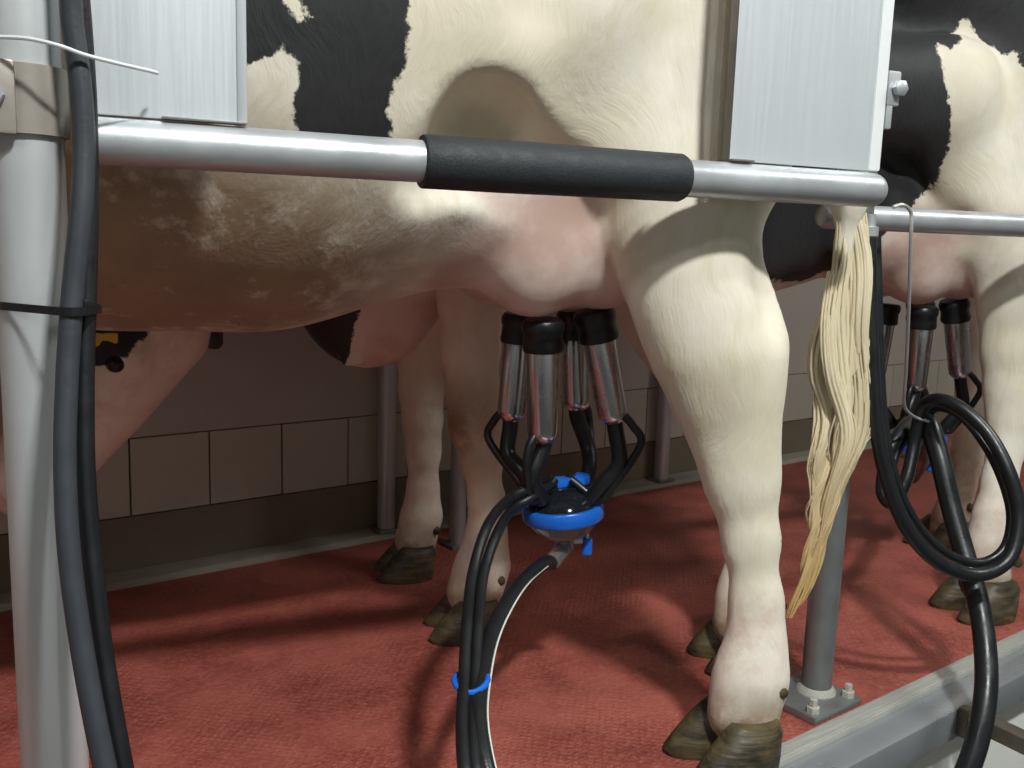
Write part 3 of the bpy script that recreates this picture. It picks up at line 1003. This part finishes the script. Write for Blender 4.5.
# rail with sleeve; the far end bends back to the second post
P2 = np.array([1.241, 0.813, 0.0])
rs = RA + RD * 0.036
e1 = RA + RD * 0.905
rail_path = [rs, RA + RD * 0.3, RA + RD * 0.6, RA + RD * 0.8]
ctrl = [e1, e1 + RD * 0.018 + RN * 0.001, e1 + RD * 0.034 + RN * 0.003]
tip = ctrl[-1]
rail1 = thing('stall_rail', 'galvanised rail with black foam sleeve across the white cow', 'rail', rs)
part('tube', sweep(np.concatenate([np.array(rail_path), catmull(ctrl, 4)]), 0.0212, 32), 'galvanised', rail1)
part('end_cap', lathe([(0.0212 * math.sin(a_), 0.0212 * math.cos(a_)) for a_ in np.linspace(-0.05, PI / 2, 10)], tip, tip + RD + RN * 0.08, 32), 'galvanised', rail1)
s0, s1 = rail_pt(421), rail_pt(683)
Ls = np.linalg.norm(s1 - s0)
part('sleeve', lathe([(0, 0.0216), (0.0005, 0.0262), (0.002, 0.0272), (Ls * 0.3, 0.0276), (Ls * 0.6, 0.0272), (Ls - 0.006, 0.0270), (Ls - 0.001, 0.0245), (Ls, 0.0214)], s0, s1, 32), 'foam_sleeve', rail1)
# rear rail
sh = np.array([1.02, -0.02, -0.024])
r2a, r2b = RA + sh + RD * 0.085, RA + sh + RD * 1.0
rail2 = thing('stall_rail', 'bare galvanised rail across the cow with its head lowered', 'rail', r2a)
part('tube', sweep([r2a, (r2a + r2b) / 2, r2b], 0.0195, 28), 'galvanised', rail2)
part('end_cap', lathe([(-0.012, 0.008), (-0.009, 0.015), (0, 0.0195), (0.004, 0.0195)], r2a, r2a + RD, 24), 'galvanised', rail2)
# rear post
post2 = thing('stall_post', 'grey steel post on a bolted floor plate beside the tail', 'post', P2)
part('tube', sweep([P2 + [0, 0, z] for z in (0.008, 0.3, 0.6, 0.96)], 0.0235, 28), 'dark_steel', post2)
bp = part('base_plate', box(P2 + [-0.020, -0.001, 0.006], (0.12, 0.11, 0.012), 0.0, 0.002), 'dark_steel', post2)
part('weld_bead', lathe([(0, 0.031), (0.004, 0.030), (0.010, 0.0245)], P2 + [0, 0, 0.012], P2 + [0, 0, 1], 24), 'foam_residue', post2)
for dx, dy in ((-0.045, -0.04), (0.045, -0.04), (-0.045, 0.036), (0.045, 0.036)):
    b0 = P2 + [dx - 0.020, dy - 0.001, 0.012]
    bo = part('bolt', lathe([(0, 0.010), (0.009, 0.010), (0.010, 0.006), (0.02, 0.006), (0.021, 0.003)], b0, b0 + [0, 0, 1], 6), 'foam_residue', post2)
# support of the rear rail, hidden behind the cows
P3 = r2b + RD * 0.03
post3 = thing('stall_post', 'steel post at the outer end of the bare rail', 'post', (P3[0], P3[1], 0))
part('tube', sweep([(P3[0], P3[1], z) for z in (0.0, 0.7, 1.4, 2.1)], 0.0235, 24), 'dark_steel', post3)
part('base_plate', box((P3[0], P3[1] + 0.01, 0.006), (0.12, 0.11, 0.012), 0, 0.002), 'dark_steel', post3)

# sheets above the rail
def sheet(pa, pb, name_label, flange_b):
    a, b = rail_pt(pa), rail_pt(pb)
    mid = (a + b) / 2
    Lx = np.linalg.norm(b - a)
    z0, z1 = RZ + 0.023, 2.05
    o = thing('side_sheet', name_label, 'panel', (mid[0], mid[1], z0))
    part('sheet', box((mid[0], mid[1], (z0 + z1) / 2), (Lx, 0.004, z1 - z0), RANG, 0.001), 'sheet_metal', o, False)
    return o, a, b, z0, z1


sh_l, a, b, z0, z1 = sheet(75, 238, 'pale sheet metal panel above the rail beside the clamped post', 1)
c = b + RD * 0.004
part('folded_edge', box((c[0] + RN[0] * 0.008, c[1] + RN[1] * 0.008, (z0 + z1) / 2), (0.009, 0.026, z1 - z0), RANG, 0.002), 'sheet_metal', sh_l)
lip = b - RD * 0.03
part('foot_tab', box((lip[0] + RN[0] * -0.006, lip[1] + RN[1] * -0.006, z0 + 0.0005), (0.075, 0.012, 0.0025), RANG, 0.0008), 'dark_steel', sh_l)
sh_r, a, b, z0, z1 = sheet(727, 866, 'pale sheet metal panel above the rail in front of the rump', 1)
c = a - RD * 0.006
part('folded_edge', box((c[0] + RN[0] * 0.004, c[1] + RN[1] * 0.004, (z0 + z1) / 2), (0.010, 0.013, z1 - z0), RANG, 0.002), 'brown_steel', sh_r)
c = b + RD * 0.007
part('flange', box((c[0] + RN[0] * 0.004, c[1] + RN[1] * 0.004, (z0 + z1) / 2), (0.018, 0.016, z1 - z0), RANG, 0.003), 'flange_lit', sh_r)
part('foot_tab', box(((a + RD * 0.012)[0], (a + RD * 0.012)[1] - 0.006, z0 + 0.0005), (0.03, 0.012, 0.0025), RANG, 0.0008), 'dark_steel', sh_r)
# hinge bracket bolted to the flange
hb = c + RD * 0.020 + RN * 0.004
hz = atd(897, 92, 1.19)[2]
hg = part('hinge_bracket', join(box((hb[0], hb[1], hz), (0.020, 0.016, 0.042), RANG, 0.003), box((hb[0] - 0.004, hb[1], hz - 0.034), (0.010, 0.012, 0.03), RANG, 0.002)), 'galvanised', sh_r)
part('bolt', lathe([(0, 0.006), (0.002, 0.010), (0.009, 0.010), (0.012, 0.005)], hb + np.array([0.003, -0.008, hz - RZ + 0.0]), hb + np.array([0.003, -0.008, hz - RZ]) - RN, 6), 'galvanised', hg)

# slim posts at the wall side, standing on the kerb
for (px, py, zz, r, lab) in ((386, 517, 0.011, 0.021, 'slim steel post on the kerb beside the lowered brisket'), (457, 545, 0.0, 0.019, 'slim steel post standing between the forelegs'),
                             (661, 472, 0.011, 0.021, 'slim steel post on the kerb beyond the hanging milking cups')):
    p = onz(px, py, zz)
    if zz:
        q = at(px, py, 1.885)
        p = np.array([q[0], 1.885, zz])
    o = thing('kerb_post', lab, 'post', p)
    part('tube', sweep([p + [0, 0, q] for q in np.linspace(0.004, 1.5 if zz else 0.62, 4)], r, 20), 'galvanised', o)
    part('foot', box(p + [0, -0.0, 0.004], (0.06, 0.055, 0.008), 0, 0.001), 'dark_steel', o)

# ------------------------------------------------------------------ hoses tied to the front post
def hp(px, py, dep):               # the bundle stays upright, so its depth along the tilted view falls towards the top
    return atd(px, py, dep - 0.00013 * max(0, 140 - py))


h1 = thing('air_hose', 'grey rubber hose tied against the clamped post on its pit side', 'hose', hp(66, 300, 0.79))
part('tube', hose([hp(66, -160, .79), hp(70, -40, .79), hp(72, 20, .79), hp(80, 80, .79), hp(84, 140, .787), hp(82, 200, .787), hp(76, 260, .787), hp(72, 303, .787), hp(67, 380, .785), hp(65, 470, .78), hp(70, 560, .775), hp(84, 660, .77), hp(105, 768, .765), hp(135, 900, .76)], 0.0092), 'rubber_grey', h1)
h2 = thing('air_hose', 'darker rubber hose running beside the tied hose away from the post', 'hose', hp(84, 300, 0.82))
part('tube', hose([hp(74, -160, .813), hp(77, -40, .813), hp(82, 30, .813), hp(86, 90, .812), hp(88, 150, .811), hp(88, 220, .811), hp(86, 303, .810), hp(84, 380, .808), hp(85, 470, .804), hp(92, 560, .80), hp(104, 660, .795), hp(123, 768, .79), hp(150, 900, .785)], 0.0088), 'rubber', h2)
zt = thing('cable_tie', 'black cable tie round the clamped post and hoses', 'tie', hp(40, 303, 0.86))
tc_ = [P1 + [0, 0, hp(30, 302, .86)[2]]]
zc = tc_[0]
loop = []
hA, hB = hp(72, 303, .787), hp(86, 303, .810)
pts2 = []
for cx, rr in ((zc[:2], 0.031), (hA[:2], 0.012), (hB[:2], 0.011)):
    for k in range(24):
        a_ = 2 * PI * k / 24
        pts2.append((cx[0] + rr * math.cos(a_), cx[1] + rr * math.sin(a_)))


def hull(P):
    P = sorted(set(P))
    def half(Q):
        H_ = []
        for p in Q:
            while len(H_) > 1 and (H_[-1][0] - H_[-2][0]) * (p[1] - H_[-2][1]) - (H_[-1][1] - H_[-2][1]) * (p[0] - H_[-2][0]) <= 0:
                H_.pop()
            H_.append(p)
        return H_[:-1]
    return half(P) + half(P[::-1])


hl = hull(pts2)
nh = len(hl)
cen = np.mean(np.array(hl), 0)
BV = []
for (x, y) in hl:
    dv = np.array([x, y]) - cen
    dv /= np.linalg.norm(dv)
    for dz, e in ((-0.0035, 0), (0.0035, 0), (0.0035, 0.0015), (-0.0035, 0.0015)):
        BV.append((x + dv[0] * e, y + dv[1] * e, zc[2] + dz))
BF = [(i * 4 + j, ((i + 1) % nh) * 4 + j, ((i + 1) % nh) * 4 + (j + 1) % 4, i * 4 + (j + 1) % 4) for i in range(nh) for j in range(4)]
part('strap', (np.array(BV), BF), 'rubber', zt, False)
hd_ = hp(86, 304, 0.793)
part('head', box(hd_, (0.010, 0.008, 0.008), 0.5, 0.0015), 'rubber', zt)
cord = thing('white_cord', 'thin white cord crossing the clamped post and its hoses', 'cord', hp(60, 46, 0.765))
part('strand', hose([hp(-60, 36, .765), hp(0, 37, .765), hp(30, 39, .765), hp(60, 46, .768), hp(85, 55, .780), hp(120, 64, .80), hp(150, 71, .825), hp(157, 73, .838)], 0.0017, 6, 8), 'white_cord', cord)

# ------------------------------------------------------------------ milking clusters
def k1(px, py, side):
    return K1.w(K1.cp(px, py, side)[0])


CL = K1.cp(563, 512, 0.02)[0]


def build_cluster(fr, label):
    base = fr.w(CL)
    root = thing('milking_cluster', label, 'milking cluster', base, fr.a, 'milking clusters on the udders')
    W = fr.w
    tilt = np.array([0.10, -0.02, 1.0])
    tilt /= np.linalg.norm(tilt)

    def ax(p, q):
        return W(p), W(q)
    a0 = CL
    up = a0 + tilt
    # claw
    bowl = part('claw_bowl', lathe([(-0.042, 0.008), (-0.040, 0.020), (-0.032, 0.038), (-0.018, 0.050), (-0.006, 0.055)], W(a0), W(up), 32), 'clear_plastic', root)
    part('claw_ring', lathe([(-0.010, 0.054), (-0.010, 0.059), (-0.007, 0.061), (0.009, 0.061), (0.012, 0.059), (0.012, 0.053)], W(a0), W(up), 40), 'blue_plastic', root)
    dome = part('claw_dome', lathe([(0.010, 0.054), (0.018, 0.050), (0.028, 0.040), (0.036, 0.026), (0.040, 0.012)], W(a0), W(up), 32), 'smoked_plastic', root)
    top = a0 + tilt * 0.040
    part('pulse_block', join(box(W(top + np.array([-0.012, -0.01, 0.002])), (0.048, 0.030, 0.018), fr.a + 0.2, 0.006), box(W(top + np.array([-0.038, -0.02, 0.006])), (0.024, 0.026, 0.016), fr.a - 0.3, 0.006)), 'blue_plastic', dome)
    # cups: (top, bottom) in the cow's frame
    cups = [(K1.cp(543, 328, 0.075)[0], K1.cp(543, 441, 0.060)[0], 0.0225), (K1.cp(521, 322, -0.045)[0], K1.cp(511, 420, -0.05)[0], 0.0225),
            (K1.cp(595, 318, 0.070)[0], K1.cp(614, 421, 0.060)[0], 0.0225), (K1.cp(576, 318, -0.050)[0], K1.cp(577, 409, -0.05)[0], 0.0225)]
    for i, (t_, b_, r_) in enumerate(cups):
        L_ = np.linalg.norm(np.array(b_) - np.array(t_))
        cup = part('teat_cup', lathe([(0.020, r_ * 1.0), (0.024, r_ * 1.06), (L_ * 0.5, r_ * 1.03), (L_ * 0.90, r_ * 0.98), (L_ * 0.95, r_ * 0.94), (L_ - 0.003, r_ * 0.78), (L_, r_ * 0.66)], W(t_), W(b_), 28), 'stainless', root)
        part('liner_head', lathe([(-0.012, r_ * 0.75), (-0.012, r_ * 1.18), (-0.006, r_ * 1.34), (0.004, r_ * 1.32), (0.008, r_ * 1.22), (0.020, r_ * 1.24), (0.026, r_ * 1.30), (0.032, r_ * 1.24), (0.033, r_ * 1.02)], W(t_), W(b_), 28), 'rubber', cup)
        ang = [(-0.4), 0.6, -2.6, 2.6][i]
        nip = a0 + tilt * 0.026 + np.array([0.036 * (1 if i in (0, 1) else -1), 0.026 * (1 if i in (0, 2) else -1), 0.0])
        b_ = np.array(b_)
        dn = (b_ - np.array(t_)) / L_
        m1 = b_ + dn * 0.03
        out = nip - a0
        out[2] = 0
        out /= np.linalg.norm(out)
        m2 = nip + out * 0.022 + np.array([0, 0, 0.030])
        part('short_milk_tube', hose([W(b_ - dn * 0.008), W(b_ + dn * 0.012), W((m1 + m2) / 2 + out * 0.012), W(m2), W(nip)], 0.0122, 6, 12), 'rubber', cup)
        # thin pulse tube leaves the side of the shell and loops back to the block
        sdn = np.array(out)
        p0 = b_ - dn * 0.016 + sdn * 0.018
        part('short_pulse_tube', hose([W(p0 - sdn * 0.006), W(p0 + sdn * 0.010 + dn * 0.02), W(p0 + sdn * 0.016 + dn * 0.05), W(nip + sdn * 0.030 + np.array([0, 0, 0.016])), W(nip + sdn * 0.012 + np.array([0, 0, 0.002])), W(top + np.array([0, 0, 0.012]) + sdn * 0.015)], 0.0062, 6, 10), 'rubber', cup)
    # outlet and shut-off valve below the bowl
    ot = a0 - tilt * 0.042
    part('outlet', join(lathe([(0, 0.016), (0.012, 0.015), (0.022, 0.013), (0.03, 0.013)], W(ot + tilt * 0.012), W(ot - tilt), 20),
                        sweep([W(ot - tilt * 0.012), W(ot + np.array([0.012, 0.012, -0.018])), W(ot + np.array([0.030, 0.030, -0.030]))], [0.012, 0.0125, 0.012], 16)), 'clear_plastic', root)
    vk = part('valve_stem', lathe([(0, 0.003), (0.03, 0.0026)], W(ot + np.array([-0.035, 0.0, 0.016])), W(ot + np.array([-0.035, 0.0, -1])), 10), 'milk_line', root)
    part('valve_cap', lathe([(0.016, 0.006), (0.017, 0.0085), (0.040, 0.0085), (0.042, 0.006)], W(ot + np.array([-0.035, 0.0, 0.016])), W(ot + np.array([-0.035, 0.0, -1])), 12), 'blue_plastic', root)
    part('valve_arm', sweep([W(ot + np.array([-0.006, 0, -0.004])), W(ot + np.array([-0.035, 0.0, -0.004]))], 0.004, 8), 'milk_line', root)
    return root, ot


cl1, ot = build_cluster(K1, 'milking cluster with long hoses hanging under the padded rail cow')
# second cluster: a copy under the other udder, its own hoses below
def copy_tree(o, parent=None):
    c_ = o.copy()
    C.objects.link(c_)
    if parent is not None:
        c_.parent = parent
    for ch in list(o.children):
        copy_tree(ch, c_)
    return c_


cl2 = copy_tree(cl1)
b2 = K2.w(CL + np.array([-0.065, 0.0, 0.0]))
cl2.location = tuple(b2)
cl2['label'] = 'milking cluster with looped hoses under the cow with lowered head'
OFF[cl2] = (b2, ANG)

# long hoses of the first cluster, hanging off the platform into the pit
src = K1.w(ot + np.array([0.026, 0.026, -0.028]))
mk = [src, k1(545, 563, 0.10), at(522, 582, 0.95), at(503, 610, 0.90), at(489, 642, 0.85), at(481, 680, 0.80), at(478, 720, 0.75), at(486, 770, 0.70), at(505, 830, 0.665), at(520, 900, 0.655)]
milk = part('long_milk_hose', hose(mk, 0.0100, 8, 14), 'rubber', cl1)
vtop = np.array(K1.w(CL + np.array([0.02, 0.01, 0.036])))
mw = catmull(mk, 8)
off = right * 0.0102
part('milk_stripe', sweep(mw[10:] + off, 0.0014, 8), 'milk_line', milk)
for dx, dy, s in ((0, 0, 0), (11, 2, 1)):
    pk = [vtop + np.array([0.0, 0.0, 0.010 * s]), k1(530 + dx * 0.3, 489 + dx * 0.7, 0.06), at(508 + dx * 0.5, 500 + dx * 0.8, 1.02), at(488 + dx, 525 + dx * 0.4, 0.97), at(473 + dx, 572, 0.93), at(467 + dx, 625, 0.86), at(464 + dx, 680, 0.80), at(462 + dx, 730, 0.74), at(466 + dx, 780, 0.69), at(480 + dx, 850, 0.66), at(490 + dx, 910, 0.65)]
    part('pulse_hose', hose(pk, 0.0070, 8, 12), 'rubber', cl1)
cp_ = at(471, 681, 0.80)
rr = 0.0185
ring = [cp_ + right * (rr * math.cos(a_)) + (fwd * 0.9 + np.array([0, 0, .1])) * (0.029 * math.sin(a_)) + np.array([0, 0, 0.002 * math.cos(2 * a_)]) for a_ in np.linspace(0, 2 * PI, 33)]
part('hose_clip', sweep(ring, 0.0034, 8, False), 'blue_plastic', cl1)

# long hoses of the second cluster: coil hung on a wire hook, thick hose into the pit
def k2d(px, py, dep):
    return atd(px, py, dep)


part('long_milk_hose', hose([K2.w(ot + np.array([-0.065 + 0.026, 0.026, -0.028])), k2d(922, 455, 1.70), k2d(926, 420, 1.60), k2d(938, 452, 1.56), k2d(952, 510, 1.53), k2d(966, 560, 1.50), k2d(980, 610, 1.46), k2d(986, 660, 1.42), k2d(985, 700, 1.39), k2d(976, 745, 1.37), k2d(960, 790, 1.36)], 0.0165, 8, 16), 'rubber', cl2)
part('pulse_hose', hose([K2.w(CL + np.array([-0.045, 0.01, 0.05])), k2d(905, 425, 1.66), k2d(888, 455, 1.60), k2d(882, 490, 1.58), k2d(892, 503, 1.57), k2d(906, 480, 1.57), k2d(915, 440, 1.58), k2d(924, 405, 1.56), k2d(950, 402, 1.50), k2d(985, 430, 1.46), k2d(1010, 475, 1.43), k2d(1019, 520, 1.42), k2d(1008, 560, 1.41), k2d(975, 575, 1.40), k2d(935, 560, 1.38), k2d(905, 525, 1.36), k2d(886, 475, 1.345), k2d(876, 420, 1.335), k2d(871, 340, 1.325), k2d(869, 270, 1.32), k2d(869, 232, 1.318)], 0.0105, 8, 14), 'rubber', cl2)
part('pulse_hose', hose([K2.w(CL + np.array([-0.045, 0.0, 0.055])), k2d(912, 430, 1.68), k2d(897, 452, 1.63), k2d(891, 482, 1.61), k2d(900, 492, 1.60), k2d(912, 462, 1.60), k2d(930, 412, 1.585), k2d(958, 414, 1.53), k2d(985, 445, 1.49), k2d(1004, 485, 1.46), k2d(1011, 520, 1.445), k2d(1002, 551, 1.435), k2d(975, 563, 1.43), k2d(940, 549, 1.41), k2d(912, 516, 1.39), k2d(893, 470, 1.375), k2d(883, 415, 1.365), k2d(879, 340, 1.355), k2d(877, 270, 1.35), k2d(876, 232, 1.348)], 0.0070, 8, 12), 'rubber', cl2)
ft0 = k2d(869, 236, 1.318)
part('hose_fitting', lathe([(-0.004, 0.009), (0, 0.0125), (0.012, 0.0125), (0.014, 0.008), (0.030, 0.007)], ft0, ft0 + np.array([0, 0, 1.0]), 14), 'galvanised', cl2)
hk = thing('wire_hook', 'bent zinc wire hook on the rail end holding the hose coil', 'hook', k2d(908, 210, 1.30))
part('wire', hose([k2d(893, 207, 1.27), k2d(903, 205, 1.275), k2d(911, 213, 1.29), k2d(911, 235, 1.30), k2d(909, 300, 1.36), k2d(906, 370, 1.45), k2d(904, 402, 1.50), k2d(908, 412, 1.53), k2d(917, 418, 1.56), k2d(930, 422, 1.57)], 0.0026, 8, 8), 'zinc_wire', hk)

# bracket on the platform beam
br0 = np.array([1.42, 0.667, -0.020])
bk = thing('hose_bracket', 'short steel arm bracketed to the platform beam behind the thick hose', 'bracket', br0)
part('arm', box(br0 + [0.02, -0.135, -0.012], (0.030, 0.26, 0.026), -0.10, 0.003), 'brown_steel', bk)
part('tab', box(br0 + [-0.006, -0.008, -0.004], (0.018, 0.016, 0.048), 0, 0.002), 'brown_steel', bk)
part('bolt', lathe([(0, 0.004), (0.001, 0.007), (0.006, 0.007), (0.008, 0.004)], br0 + [-0.008, -0.016, 0.006], br0 + [-0.008, -1, 0.006], 6), 'galvanised', bk)
